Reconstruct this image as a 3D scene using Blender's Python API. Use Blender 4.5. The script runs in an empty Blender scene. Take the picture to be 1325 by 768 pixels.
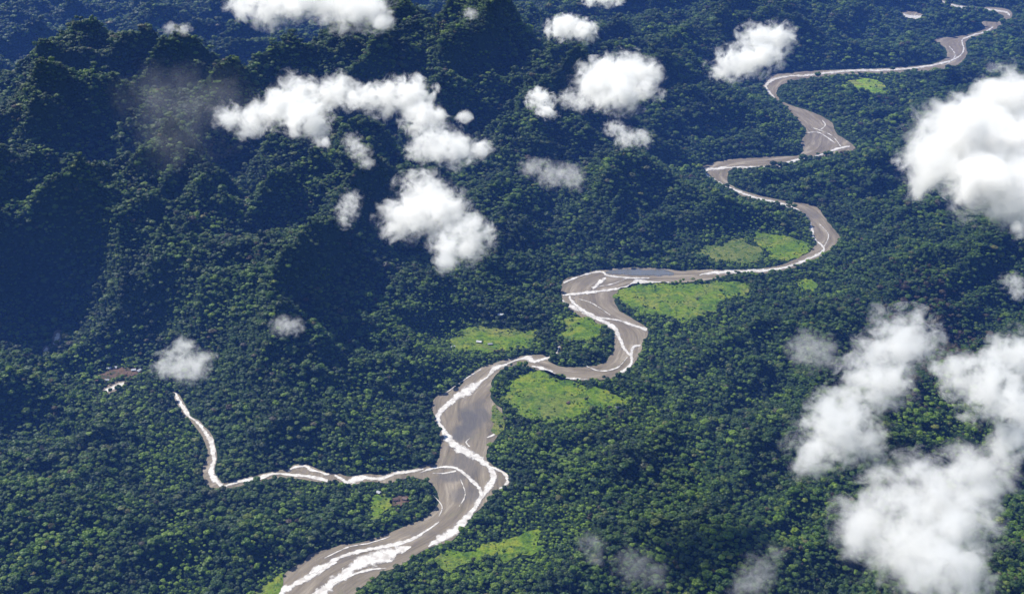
import bpy, bmesh, math, random, os
import numpy as np
from mathutils import Vector, Matrix
from mathutils.geometry import delaunay_2d_cdt
from mathutils.bvhtree import BVHTree

random.seed(11); rng = np.random.default_rng(11)
scene = bpy.context.scene
COL = scene.collection
R = math.radians

# ------------------------------------------------------------------ camera
H, PITCH, HFOV = 1850.0, R(26.5), R(44.0)
TN = math.tan(HFOV/2)
def ray(u, v):
    a = (u-662.5)/1325*2*TN; b = (384-v)/1325*2*TN
    return a, math.cos(PITCH)+b*math.sin(PITCH), -math.sin(PITCH)+b*math.cos(PITCH)
def gp(u, v, z=0.0):                     # where the sight line meets the level z
    a, b, c = ray(u, v); t = (H-z)/-c
    return a*t, b*t
def pxm(u, v, z=0.0):                    # metres per photo pixel there
    a, b, c = ray(u, v); t = (H-z)/-c
    return t*2*TN/1325
def polyw(P): return np.array([gp(*p) for p in P])

cd = bpy.data.cameras.new('camera'); cam = bpy.data.objects.new('camera', cd); COL.objects.link(cam)
cam.location = (0, 0, H); cam.rotation_euler = (R(90)-PITCH, 0, 0)
cd.sensor_width = 36; cd.lens = 18/TN; cd.clip_start = 1; cd.clip_end = 90000
scene.camera = cam

# ------------------------------------------------------------------ helpers
def tag(o, label=None, cat=None, group=None, kind=None):
    if label: o['label'] = label
    if cat: o['category'] = cat
    if group: o['group'] = group
    if kind: o['kind'] = kind
    return o
def mesh_obj(name, verts, faces, mat, parent=None, smooth=False):
    me = bpy.data.meshes.new(name)
    if isinstance(verts, np.ndarray) and isinstance(faces, np.ndarray):
        me.vertices.add(len(verts)); me.vertices.foreach_set('co', verts.astype(np.float32).ravel())
        n, k = faces.shape
        me.loops.add(n*k); me.loops.foreach_set('vertex_index', faces.astype(np.int32).ravel())
        me.polygons.add(n); me.polygons.foreach_set('loop_start', np.arange(0, n*k, k, dtype=np.int32))
        me.update(calc_edges=True)
    else:
        me.from_pydata([tuple(v) for v in verts], [], [tuple(f) for f in faces]); me.update()
    if smooth: me.polygons.foreach_set('use_smooth', [True]*len(me.polygons))
    if mat: me.materials.append(mat)
    o = bpy.data.objects.new(name, me); COL.objects.link(o)
    if parent: o.parent = parent
    return o

def _hash(ix, iy, seed):
    n = (ix*374761393 + iy*668265263 + seed*1442695041) & 0xffffffff
    n = ((n ^ (n >> 13))*1274126177) & 0xffffffff
    return (n ^ (n >> 16)) & 0xffff
def perlin(x, y, seed=0):
    x = np.asarray(x, float); y = np.asarray(y, float)
    ix = np.floor(x).astype(np.int64); iy = np.floor(y).astype(np.int64)
    fx = x-ix; fy = y-iy
    def g(i, j):
        a = _hash(ix+i, iy+j, seed)*(2*np.pi/65536)
        return np.cos(a)*(fx-i)+np.sin(a)*(fy-j)
    u = fx*fx*fx*(fx*(fx*6-15)+10); v = fy*fy*fy*(fy*(fy*6-15)+10)
    return ((g(0,0)*(1-u)+g(1,0)*u)*(1-v)+(g(0,1)*(1-u)+g(1,1)*u)*v)*1.5
def fbm(x, y, o=4, seed=0):
    s = 0; a = 1; t = 0
    for k in range(o):
        s = s+a*perlin(x*2**k+17.3*k, y*2**k-9.1*k, seed+k); t += a; a *= .5
    return s/t
def ridged(x, y, o=4, seed=0):
    s = 0; a = 1; t = 0; w = 1
    for k in range(o):
        r = (1-np.abs(perlin(x*2**k+3.7*k, y*2**k+5.9*k, seed+k))*1.6)
        r = np.clip(r, 0, 1)**2
        s = s+a*r*w; t += a; w = np.clip(r*1.6, 0.25, 1); a *= .5
    return s/t
def seg_dist(x, y, P, closed=True):
    x = np.asarray(x, np.float32); y = np.asarray(y, np.float32)
    best = np.full(x.shape, 1e9, np.float32); by = np.zeros_like(x)
    n = len(P)
    for i in range(n if closed else n-1):
        ax, ay = P[i]; bx, by_ = P[(i+1) % n]
        dx, dy = bx-ax, by_-ay; L = dx*dx+dy*dy+1e-9
        t = np.clip(((x-ax)*dx+(y-ay)*dy)/L, 0, 1)
        qx = ax+t*dx; qy = ay+t*dy
        d = (x-qx)**2+(y-qy)**2
        m = d < best
        best = np.where(m, d, best); by = np.where(m, qy, by)
    return np.sqrt(best), by
def inside(x, y, P):
    x = np.asarray(x); y = np.asarray(y); c = np.zeros(x.shape, bool); n = len(P)
    for i in range(n):
        ax, ay = P[i]; bx, by = P[i-1]
        if ay == by: continue
        m = ((ay > y) != (by > y)) & (x < (bx-ax)*(y-ay)/(by-ay)+ax)
        c ^= m
    return c

# ------------------------------------------------------------------ traces from the photograph, laid out on the valley floor
LEFT = [(330,790),(357,768),(366,756),(371,739),(391,728),(402,717),(429,708),(462,701),(492,694),(513,685),(540,675),(557,664),
 (565,652),(566,638),(560,627),(551,620),(556,608),(562,603),(567,592),(570,580),(570,558),(564,542),(558,524),(562,515),(577,507),(594,499),
 (604,489),(613,482),(622,475),(638,470),(653,465),(678,460),(700,458),(708,462),(709,467),(722,473),(740,475),(761,474),(780,469),(791,459),
 (795,443),(794,429),(777,420),(756,412),(740,403),(728,393),(726,381),(728,365),(742,357),(770,350),(798,347),(831,346),(862,348),(880,350),
 (914,349),(955,349),(998,346),(1025,337),(1049,325),(1056,315),(1052,303),(1046,284),(1029,272),(1008,265),(965,256),(938,241),(907,221),
 (924,210),(958,205),(1000,203),(1032,201),(1039,195),(1037,183),(1044,169),(1029,152),(1015,136),(998,125),(987,113),(998,98),(1022,94),
 (1069,91),(1134,89),(1198,84),(1222,76),(1224,64),(1210,51),(1252,45),(1274,37),(1271,28)]
RIGHT = [(1292,30),(1284,41),(1253,51),(1249,58),(1251,71),(1236,86),(1205,92),(1158,95),(1097,97),(1049,101),(1015,108),(1005,117),(1008,128),
 (1019,135),(1042,142),(1073,156),(1083,173),(1104,187),(1102,195),(1076,201),(1042,204),(1019,213),(981,220),(948,219),(941,230),(948,241),
 (975,251),(1015,260),(1053,266),(1068,283),(1087,307),(1083,314),(1063,332),(1026,346),(998,353),(951,354),(924,361),(880,365),(862,366),
 (828,367),(822,372),(803,379),(795,389),(803,403),(829,418),(838,426),(837,434),(831,445),(829,457),(817,474),(805,483),(791,489),(770,492),
 (740,492),(716,487),(705,481),(695,478),(686,475),(667,473),(653,477),(642,484),(637,496),(635,513),(640,522),(648,531),(651,545),(648,558),
 (642,567),(634,577),(629,584),(629,594),(638,601),(653,611),(660,621),(657,627),(649,632),(640,636),(628,651),(611,667),(598,680),(588,696),
 (565,706),(548,712),(535,720),(516,731),(489,744),(471,757),(440,790)]
RIVER_PX = [(150,930)]+LEFT+RIGHT+[(280,930)]
TRIB_PX = [(287,625),(330,615),(355,609),(374,606),(381,601),(398,601),(412,607),(425,611),(440,613),(452,616),(475,613),(493,614),(514,609),(536,606),(561,601),
 (562,624),(546,620),(530,618),(503,625),(480,623),(456,627),(444,627),(434,620),(424,624),(404,622),(380,619),(350,619),(332,624),(300,631),(287,636)]
TRIB2_PX = [(223,508),(231,510),(238,521),(244,532),(249,540),(259,545),(267,554),(275,566),(279,580),(281,593),(278,604),(279,614),(286,622),(292,632),(284,635),(272,630),(263,620),(263,606),(268,592),(267,578),(260,562),(252,550),(240,540),(230,524)]
BED2 = [[(133,504),(146,495),(161,493),(164,499),(151,505),(139,510)],
        [(67,441),(71,428),(80,428),(79,441),(70,450)], [(54,453),(60,447),(65,453),(59,460)],
        [(1163,16),(1178,14),(1196,20),(1199,26),(1182,28),(1170,24)], [(1058,-2),(1064,-2),(1082,10),(1083,14),(1076,12)],
        [(1212,-2),(1222,1),(1240,7),(1262,9),(1290,10),(1305,13),(1310,19),(1306,26),(1294,33),(1290,30),(1299,22),(1288,17),(1262,14),(1236,13),(1218,6)],
        [(716,441),(722,441),(726,448),(726,456),(722,460),(712,460),(720,455),(721,449)]]
FIELDS = {
 'lime':  [(1084,112),(1100,104),(1122,101),(1140,106),(1149,115),(1135,124),(1118,121),(1100,118)],
 'loop':  [(658,494),(672,485),(700,483),(725,487),(745,493),(770,503),(800,510),(820,517),(797,526),(770,532),(745,543),(712,550),(680,543),(664,531),(655,512)],
 'spit':  [(639,524),(646,530),(653,541),(652,555),(643,561),(636,550)],
 'penin': [(728,434),(733,412),(747,409),(777,421),(771,436),(750,441),(731,440)],
 'large': [(803,384),(812,371),(830,368),(870,367),(920,367),(950,364),(970,369),(962,380),(935,389),(925,402),(905,413),(880,416),(850,408),(826,406),(810,396)],
 'tan':   [(903,326),(922,317),(945,311),(962,311),(990,330),(975,338),(930,337)],
 'bend':  [(972,303),(1000,303),(1020,306),(1040,313),(1047,320),(1040,330),(1020,337),(998,333)],
 'hillfoot': [(583,438),(608,425),(640,422),(675,425),(692,430),(687,445),(670,452),(640,455),(610,453),(590,447)],
 'near':  [(556,722),(580,712),(610,707),(640,699),(690,683),(708,688),(702,710),(670,721),(620,725),(585,735)],
 'small': [(1034,366),(1047,360),(1057,369),(1047,381)],
 'clear': [(481,656),(484,641),(498,640),(506,654),(496,668),(481,672)],
 'corner':[(328,766),(352,750),(362,744),(367,756),(352,775),(330,785)],
}
SCRUB = [((578,452),48,.95),((610,468),34,.8),((700,520),60,.35),((905,410),40,.5),((225,575),26,.7),((215,620),26,.6),((1010,175),22,.8),((1030,150),16,.5),((690,700),45,.8),((600,720),30,.9),((960,320),40,.7),((870,390),50,.5),
         ((235,700),22,.7),((240,740),26,.7),((395,635),18,.7),((490,655),28,.7),((800,540),46,.4),((760,510),60,.3),((1030,320),30,.7),((155,480),22,.5),((470,580),50,.35),
         ((1125,110),40,.45),((1050,380),24,.5),((620,470),40,.5),((850,430),50,.25),((1190,580),60,.35),((170,520),50,.35),((660,560),40,.4),((100,475),16,.6),((745,425),24,.6),
         ((560,720),24,.8),((350,760),24,.8),((1010,330),30,.7),((860,510),70,.25),((700,600),80,.2),((1130,180),60,.2)]
SCRUB = [(gp(*c), 1.3*r*pxm(*c), min(1, s*1.15)) for c, r, s in SCRUB]
FLD = {k: polyw(v) for k, v in FIELDS.items()}; FLDR = {}
RIV = [polyw(RIVER_PX), polyw(TRIB_PX), polyw(TRIB2_PX)]+[polyw(p) for p in BED2]
VILLAGE_PX = [(124,488),(138,480),(150,476),(182,477),(184,483),(165,488),(150,490),(136,494),(127,494)]
CLEAR2_PX = [(505,648),(514,640),(528,641),(530,649),(519,655),(507,655)]
CLEARS = {'village': polyw(VILLAGE_PX), 'c2': polyw(CLEAR2_PX)}

# ------------------------------------------------------------------ terrain
#  ridges: (u, v, z) points along a crest, lateral slope
RIDGES = [
 ([(-260,330,200),(-60,320,190),(60,318,230),(140,300,310),(230,287,370),(330,300,350),(400,342,270),(460,385,190),(530,432,80),(565,470,25)], .40),
 ([(230,287,370),(250,350,250),(262,410,130)], .42), ([(330,300,350),(370,370,210),(400,440,90),(420,520,40)], .42),
 ([(60,318,225),(70,380,110),(80,415,50)], .42),
 ([(-80,330,190),(-20,285,320),(20,262,410),(50,236,460),(90,206,490),(118,220,430),(160,255,330),(200,270,300)], .75),
 ([(-120,240,430),(0,205,470),(60,182,500),(140,172,510),(205,185,430),(260,230,330),(300,262,290)], .8),
 ([(-60,160,470),(40,142,500),(80,108,540),(150,100,540),(200,112,500)], .85),
 ([(-100,100,500),(60,62,560),(130,38,580),(200,48,540),(260,72,560),(320,82,520),(350,110,400)], .85),
 ([(160,150,450),(215,100,520),(270,99,520),(325,116,470),(380,160,340)], .85),
 ([(320,292,180),(360,256,300),(420,234,350),(450,205,380),(470,170,380)], .75),
 ([(400,160,380),(440,220,260),(500,290,150)], .6),
 ([(340,75,520),(395,54,560),(440,40,580),(520,10,600)], .85),
 ([(400,88,430),(450,56,500),(500,60,520),(560,40,560),(600,20,580),(640,-10,600)], .85),
 ([(520,84,430),(560,56,500),(590,36,540)], .8),
 ([(540,135,330),(565,112,410),(612,80,470),(640,84,450),(680,85,420),(705,52,470),(740,20,480)], .9),
 ([(640,84,450),(690,120,330),(730,160,240),(800,196,200),(880,212,170),(950,262,110),(1010,296,40)], .6),
 ([(690,120,330),(650,180,250),(640,240,190),(680,300,100)], .6),
 ([(800,196,200),(790,250,150),(800,300,70)], .55), ([(560,230,200),(620,330,130),(680,380,60)], .5),
 ([(740,20,480),(800,50,380),(880,75,280),(960,100,150)], .6),
 ([(840,0,350),(940,10,260),(1040,40,120),(1130,60,50)], .5),
 ([(-100,480,120),(0,475,110),(90,490,70),(130,520,60),(180,560,30)], .3),
 ([(0,640,70),(120,640,80),(250,690,50),(330,720,20)], .2),
 ([(300,540,60),(400,520,80),(500,540,50)], .25),
 ([(850,470,30),(950,440,60),(1050,420,90),(1180,350,130),(1325,290,180),(1500,250,220)], .3),
 ([(760,620,40),(900,560,70),(1050,620,110),(1200,540,150),(1400,480,200)], .3),
 ([(700,740,40),(850,690,70),(1000,720,110),(1250,760,160),(1500,700,240)], .3),
 ([(1180,150,40),(1260,120,90),(1400,90,160)], .35),
]
RID = []
for pts, s in RIDGES:
    zf = lambda z: z*.88
    RID.append((np.array([(*gp(u, v, zf(z)), zf(z)) for u, v, z in pts]), s))
def terrain(x, y):
    x = np.asarray(x, float); y = np.asarray(y, float)
    wx = x+80*fbm(x/420, y/420, 4, 5); wy = y+80*fbm(x/420+9, y/420+4, 4, 8)
    h = np.zeros_like(x)
    for P, s in RID:
        best = np.zeros_like(x)
        for i in range(len(P)-1):
            a, b = P[i], P[i+1]; dx, dy = b[0]-a[0], b[1]-a[1]; L = dx*dx+dy*dy
            t = np.clip(((wx-a[0])*dx+(wy-a[1])*dy)/L, 0, 1)
            d = np.hypot(wx-a[0]-t*dx, wy-a[1]-t*dy)
            best = np.maximum(best, a[2]+t*(b[2]-a[2])-s*1.02*(np.sqrt(d*d+100)-10))
        k = 8.0                                    # smooth maximum
        m = np.clip(.5+.5*(best-h)/k, 0, 1); h = h*(1-m)+best*m+k*m*(1-m)
    far = np.clip((y-8200)/1500, 0, 1)+np.clip((-x-3700)/1500, 0, 1)
    far = np.clip(far, 0, 1)
    h = h*(1-far)+far*(260+250*ridged(x/1900, y/1900, 4, 31))*np.clip(1.2-(x+500)/6000, .25, 1)
    m2 = np.clip((y-4300)/1300, 0, 1)*np.clip((.45*y-1000-x)/700, 0, 1)
    h = np.maximum(h, m2*200); hh = np.clip(h/240, 0, 1)
    ca, sa = math.cos(.6), math.sin(.6); rx = x*ca+y*sa; ry = -x*sa+y*ca
    h = h+hh*(70*(ridged(wx/900, wy/900, 3, 3)-.45)+225*(ridged((wx*.53+wy*.85)/1100+3, (-wx*.85+wy*.53)/420, 4, 23)-.40))
    low = np.clip((x+y*.1-300)/900, 0, 1)
    h = h+low*(1-hh*.6)*70*(ridged((rx+900)/1500, (ry+300)/620, 2, 131)-.35)
    h = h+low*(1-hh*.6)*85*(ridged(rx/620, ry/300, 4, 57)-.38)+(1-hh)*46*(ridged(x/300, y/300, 3, 58)-.4)
    h = h+hh*52*(ridged((wx*.8-wy*.6)/330, (wx*.6+wy*.8)/170, 3, 83)-.4)+(1-hh)*np.clip((-x-150)/500, 0, 1)*40*(ridged(rx/420, ry/230, 3, 88)-.4)
    h = h+(.55+.8*hh)*14*fbm(x/110, y/110, 3, 12)+16*fbm(x/380, y/380, 3, 44)+10
    h = np.where(h < 0, h*.15, h)
    lim = np.full(x.shape, 1e9)
    for i, P in enumerate(RIV):
        d, qy = seg_dist(x, y, P); d = np.where(inside(x, y, P), 0, d)
        behind = np.clip((y-qy)/60, 0, 1)
        q = np.maximum(0, d-14)
        lim = np.minimum(lim, q*(.10+.5*behind)+(q/330)**2.2*260*(.45 if i < 3 else 1.6))
    for P in list(FLD.values())+list(CLEARS.values()):
        d, qy = seg_dist(x, y, P); d = np.where(inside(x, y, P), 0, d)
        behind = np.clip((y-qy)/60, 0, 1)
        q = np.maximum(0, d-20)
        lim = np.minimum(lim, q*(.12+.4*behind)+(q/300)**2.2*300)
    k = 12.0
    k = np.minimum(k, lim*.8)+1e-3; m = np.clip(.5+.5*(h-lim)/k, 0, 1)
    out = h*(1-m)+lim*m-k*m*(1-m)
    return np.maximum(out, 0)

def axis(lo, hi, step, ext, n=26):
    core = np.arange(lo, hi+step, step)
    g = (np.geomspace(step, ext, n)).cumsum()
    g = g/g[-1]*ext; 
    return np.concatenate([(lo-g)[::-1], core, hi+g])
XS = axis(-3500, 3500, 11, 36000); YS = axis(1750, 8600, 11, 40000)
GX, GY = np.meshgrid(XS, YS)
GZ = terrain(GX.ravel(), GY.ravel()).reshape(GX.shape)
nx, ny = len(XS), len(YS)
idx = np.arange(nx*ny).reshape(ny, nx)
F = np.stack([idx[:-1,:-1], idx[:-1,1:], idx[1:,1:], idx[1:,:-1]], -1).reshape(-1, 4)
V = np.stack([GX.ravel(), GY.ravel(), GZ.ravel()], -1)
def hgt(x, y):                                     # bilinear height on the grid
    x = np.asarray(x, float); y = np.asarray(y, float)
    i = np.clip(np.searchsorted(XS, x)-1, 0, nx-2); j = np.clip(np.searchsorted(YS, y)-1, 0, ny-2)
    fx = (x-XS[i])/(XS[i+1]-XS[i]); fy = (y-YS[j])/(YS[j+1]-YS[j])
    return (GZ[j,i]*(1-fx)+GZ[j,i+1]*fx)*(1-fy)+(GZ[j+1,i]*(1-fx)+GZ[j+1,i+1]*fx)*fy

# ------------------------------------------------------------------ materials
def newmat(name):
    m = bpy.data.materials.new(name); m.use_nodes = True; nt = m.node_tree; nt.nodes.clear()
    out = nt.nodes.new('ShaderNodeOutputMaterial'); return m, nt, out
def N(nt, t, **kw):
    n = nt.nodes.new(t)
    for k, v in kw.items(): setattr(n, k, v)
    return n
def ramp(nt, stops, src):
    r = N(nt, 'ShaderNodeValToRGB'); e = r.color_ramp.elements
    e[0].position, e[0].color = stops[0][0], (*stops[0][1], 1); e[1].position, e[1].color = stops[-1][0], (*stops[-1][1], 1)
    for p, c in stops[1:-1]: q = e.new(p); q.color = (*c, 1)
    nt.links.new(src, r.inputs[0]); return r.outputs[0]
def mixc(nt, fac, a, b, mode='MIX'):
    m = N(nt, 'ShaderNodeMix', data_type='RGBA', blend_type=mode)
    for sock, val in ((m.inputs[0], fac), (m.inputs[6], a), (m.inputs[7], b)):
        if isinstance(val, (int, float)): sock.default_value = val
        elif isinstance(val, tuple): sock.default_value = (*val, 1)
        else: nt.links.new(val, sock)
    return m.outputs[2]
def noise(nt, scale, detail=4, rough=.55, vec=None, dist=0):
    n = N(nt, 'ShaderNodeTexNoise'); n.inputs['Scale'].default_value = scale; n.inputs['Detail'].default_value = detail
    n.inputs['Roughness'].default_value = rough; n.inputs['Distortion'].default_value = dist
    if vec is not None: nt.links.new(vec, n.inputs['Vector'])
    return n.outputs[0]
def objco(nt): return N(nt, 'ShaderNodeTexCoord').outputs['Object']
def bsdf(nt, out, col, rough=.8, spec=.3, bump=None, dist=1.0, strength=1.0):
    b = N(nt, 'ShaderNodeBsdfPrincipled')
    if isinstance(col, tuple): b.inputs['Base Color'].default_value = (*col, 1)
    else: nt.links.new(col, b.inputs['Base Color'])
    b.inputs['Roughness'].default_value = rough; b.inputs['Specular IOR Level'].default_value = spec
    if bump is not None:
        n = N(nt, 'ShaderNodeBump'); n.inputs['Distance'].default_value = dist; n.inputs['Strength'].default_value = strength
        nt.links.new(bump, n.inputs['Height']); nt.links.new(n.outputs[0], b.inputs['Normal'])
    nt.links.new(b.outputs[0], out.inputs[0]); return b

m_ground, nt, out = newmat('jungle_floor'); co = objco(nt)
c = ramp(nt, [(.3, (.012,.025,.008)), (.55, (.022,.045,.012)), (.75, (.04,.065,.018))], noise(nt, .035, 6, .6, co))
bsdf(nt, out, c, .9, .1, noise(nt, .08, 4, .6, co), 14)

def field_mat(name, a, b_, c_):
    m, nt, out = newmat(name); co = objco(nt)
    base = ramp(nt, [(.36, a), (.5, b_), (.62, c_)], noise(nt, .012, 8, .68, co, .6))
    dr = ramp(nt, [(.5, (0,0,0)), (.66, (.7,.7,.7))], noise(nt, .006, 5, .6, co, 1.5)); base = mixc(nt, dr, base, (.19,.185,.06))
    sh = ramp(nt, [(.52, (0,0,0)), (.60, (.8,.8,.8))], noise(nt, .045, 6, .65, co, .3)); base = mixc(nt, sh, base, (.035,.085,.014))
    fine = ramp(nt, [(.34, (.45,.5,.4)), (.6, (1.1,1.1,1.0))], noise(nt, .11, 5, .7, co))
    bsdf(nt, out, mixc(nt, .85, base, fine, 'MULTIPLY'), .9, .15, noise(nt, .2, 4, .6, co), 2.5); return m
m_field = field_mat('pasture_green', (.055,.12,.010), (.125,.20,.012), (.21,.235,.024))
m_field_tan = field_mat('pasture_dry', (.085,.13,.025), (.13,.16,.035), (.17,.185,.05))
m_field_lime = field_mat('pasture_lime', (.12,.22,.012), (.20,.30,.02), (.30,.30,.05))
m_soil, nt, out = newmat('bare_red_soil'); co = objco(nt)
bsdf(nt, out, ramp(nt, [(.35, (.035,.045,.015)), (.5, (.10,.062,.04)), (.65, (.14,.09,.06))], noise(nt, .05, 6, .65, co)), .9, .2)

m_gravel, nt, out = newmat('river_gravel'); co = objco(nt)
att = N(nt, 'ShaderNodeAttribute', attribute_name='wet').outputs['Fac']
mp = N(nt, 'ShaderNodeMapping'); mp.inputs['Scale'].default_value = (.22, 1.6, 1); nt.links.new(N(nt, 'ShaderNodeAttribute', attribute_name='flow').outputs['Vector'], mp.inputs[0])
g1 = ramp(nt, [(.34, (.115,.093,.060)), (.44, (.17,.139,.092)), (.56, (.215,.178,.122)), (.64, (.30,.255,.185))], noise(nt, .022, 8, .62, mp.outputs[0], .8))
g2 = ramp(nt, [(.35, (.72,.72,.74)), (.62, (1.08,1.06,1.03))], noise(nt, .12, 6, .7, mp.outputs[0]))
g = mixc(nt, .8, g1, g2, 'MULTIPLY')
g = mixc(nt, att, g, mixc(nt, .8, (.10,.092,.08), g2, 'MULTIPLY'))
patch = ramp(nt, [(.60, (0,0,0)), (.68, (1,1,1))], noise(nt, .013, 6, .6, co, 1.2))
gf = N(nt, 'ShaderNodeMath', operation='MULTIPLY'); nt.links.new(patch, gf.inputs[0]); gf.inputs[1].default_value = .35
g = mixc(nt, gf.outputs[0], g, (.14,.145,.07))
bsdf(nt, out, g, .75, .35, noise(nt, .25, 5, .7, co), 1.0)

def ragged(nt, out, sh, lo=.30):
    co = objco(nt); ed = N(nt, 'ShaderNodeAttribute', attribute_name='mid').outputs['Fac']
    a = N(nt, 'ShaderNodeMath', operation='MULTIPLY_ADD'); nt.links.new(noise(nt, .045, 4, .55, co, .8), a.inputs[0]); a.inputs[1].default_value = 1.8; a.inputs[2].default_value = -.9
    b = N(nt, 'ShaderNodeMath', operation='ADD'); nt.links.new(a.outputs[0], b.inputs[0]); nt.links.new(ed, b.inputs[1])
    c = N(nt, 'ShaderNodeMapRange'); nt.links.new(b.outputs[0], c.inputs[0]); c.inputs[1].default_value = lo-.22; c.inputs[2].default_value = lo+.22
    t = N(nt, 'ShaderNodeBsdfTransparent'); m = N(nt, 'ShaderNodeMixShader'); nt.links.new(c.outputs[0], m.inputs[0]); nt.links.new(t.outputs[0], m.inputs[1]); nt.links.new(sh.outputs[0], m.inputs[2]); nt.links.new(m.outputs[0], out.inputs[0])
m_water, nt, out = newmat('silty_water'); co = objco(nt)
wc = ramp(nt, [(.35, (.44,.40,.34)), (.6, (.72,.68,.61))], noise(nt, .06, 5, .6, co, .6))
wb = bsdf(nt, out, wc, .36, .9, noise(nt, .35, 6, .75, co), .6); wb.inputs['IOR'].default_value = 1.4
ragged(nt, out, wb)
m_calm, nt, out = newmat('calm_water'); co = objco(nt)
wb = bsdf(nt, out, (.13,.135,.13), .22, .6, noise(nt, .2, 4, .6, co), .25); wb.inputs['IOR'].default_value = 1.33; ragged(nt, out, wb, .2)

def leaf_mat(name, kind='forest'):
    m, nt, out = newmat(name)
    oi = N(nt, 'ShaderNodeObjectInfo')
    rnd = oi.outputs['Random']
    col = ramp(nt, [(0, (.026,.066,.014)), (.25, (.040,.094,.013)), (.5, (.062,.130,.011)), (.75, (.090,.165,.014)), (.9, (.120,.188,.018)), (.97, (.13,.165,.045)), (1, (.11,.09,.055))], rnd)
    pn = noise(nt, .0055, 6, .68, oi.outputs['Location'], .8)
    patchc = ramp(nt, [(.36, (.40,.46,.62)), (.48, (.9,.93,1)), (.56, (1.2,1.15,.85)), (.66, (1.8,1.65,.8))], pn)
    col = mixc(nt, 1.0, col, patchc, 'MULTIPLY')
    if kind == 'light': col = mixc(nt, .9, col, (.19,.30,.02))
    if kind == 'red': col = mixc(nt, .75, col, (.10,.055,.045))
    tc = objco(nt)
    v = ramp(nt, [(.35, (.55,.6,.6)), (.6, (1.2,1.15,1.0))], noise(nt, 2.2, 3, .6, tc))
    col = mixc(nt, .8, col, v, 'MULTIPLY')
    b = N(nt, 'ShaderNodeBsdfPrincipled'); nt.links.new(col, b.inputs['Base Color']); b.inputs['Roughness'].default_value = .55; b.inputs['Specular IOR Level'].default_value = .35
    t = N(nt, 'ShaderNodeBsdfTranslucent'); nt.links.new(mixc(nt, 1.0, col, (1.4,1.5,.6), 'MULTIPLY'), t.inputs[0])
    mx = N(nt, 'ShaderNodeMixShader'); mx.inputs[0].default_value = .28
    nt.links.new(b.outputs[0], mx.inputs[1]); nt.links.new(t.outputs[0], mx.inputs[2]); nt.links.new(mx.outputs[0], out.inputs[0])
    return m
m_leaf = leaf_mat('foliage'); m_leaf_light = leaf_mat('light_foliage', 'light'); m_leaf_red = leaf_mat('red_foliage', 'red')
m_bark, nt, out = newmat('bark'); co = objco(nt)
bsdf(nt, out, ramp(nt, [(.3, (.07,.055,.04)), (.7, (.16,.14,.11))], noise(nt, 3, 5, .6, co)), .9, .1)

# ------------------------------------------------------------------ terrain sheet
ter = mesh_obj('ground', V, F, m_ground, smooth=True); tag(ter, 'forest covered hills and valley floor under the whole scene', kind='structure')

# ------------------------------------------------------------------ flat sheets: river bed, water, fields
def subdiv_poly(P, step):
    out = []
    n = len(P)
    for i in range(n):
        a = P[i]; b = P[(i+1) % n]; L = math.hypot(b[0]-a[0], b[1]-a[1]); k = max(1, int(L/step))
        for j in range(k): out.append(a+(b-a)*j/k)
    return np.array(out)
def rough_outline(P, step, amp, seed):
    """resample a traced outline as a smooth closed spline with natural unevenness"""
    n = len(P); out = []
    for i in range(n):
        p0, p1, p2, p3 = P[i-1], P[i], P[(i+1) % n], P[(i+2) % n]
        k = max(1, int(np.hypot(*(p2-p1))/step))
        for j in range(k):
            t = j/k
            out.append(.5*((2*p1)+(-p0+p2)*t+(2*p0-5*p1+4*p2-p3)*t*t+(-p0+3*p1-3*p2+p3)*t**3))
    Q = np.array(out)
    Q[:,0] += amp*fbm(Q[:,0]/55, Q[:,1]/55, 3, seed); Q[:,1] += amp*fbm(Q[:,0]/55+31, Q[:,1]/55, 3, seed+5)
    return Q
def sheet(name, P, z, mat, step=9.0, drape=False, amp=8, seed=0, attr=None):
    Q = rough_outline(P, step, amp, seed)
    x0, y0 = Q.min(0); x1, y1 = Q.max(0)
    gx, gy = np.meshgrid(np.arange(x0, x1, step), np.arange(y0, y1, step)); gx = gx.ravel(); gy = gy.ravel()
    m = inside(gx, gy, Q); gx, gy = gx[m], gy[m]
    d, _ = seg_dist(gx, gy, Q[::2]); m = d > step*.6; gx, gy = gx[m], gy[m]
    pts = [Vector((a, b)) for a, b in Q]+[Vector((a, b)) for a, b in zip(gx, gy)]
    vs, es, fs, _, _, _ = delaunay_2d_cdt(pts, [], [list(range(len(Q)))], 1, 1e-3)
    vx = np.array([v[0] for v in vs]); vy = np.array([v[1] for v in vs])
    vz = (hgt(vx, vy) if drape else 0)+z+0*vx
    o = mesh_obj(name, list(zip(vx, vy, vz)), fs, mat, smooth=True)
    o.data.validate()
    if o.data.polygons[0].normal.z < 0: o.data.flip_normals()
    if attr is not None:
        a = o.data.attributes.new('wet', 'FLOAT', 'POINT')
        a.data.foreach_set('value', attr(np.array([v.co.x for v in o.data.vertices]), np.array([v.co.y for v in o.data.vertices])).astype(np.float32))
        fx, fy = flowf(np.array([v.co.x for v in o.data.vertices]), np.array([v.co.y for v in o.data.vertices]))
        a = o.data.attributes.new('flow', 'FLOAT_VECTOR', 'POINT'); a.data.foreach_set('vector', np.stack([fx, fy, 0*fx], -1).astype(np.float32).ravel())
    return o
WET = [((607,545),16,26,1.0),((596,560),12,16,1.0),((622,536),12,20,.8),((600,596),22,14,.6),((612,610),16,12,.5),((585,617),26,8,.7),((605,640),22,14,.55),((570,500),14,6,.0),
       ((480,722),40,3,.5),((440,722),30,4,.4),((545,690),30,4,.4),((640,545),14,20,.2),((1045,278),20,8,.5),((1060,180),22,12,.2),((762,365),24,8,.3),((660,470),14,5,.4)]
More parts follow.
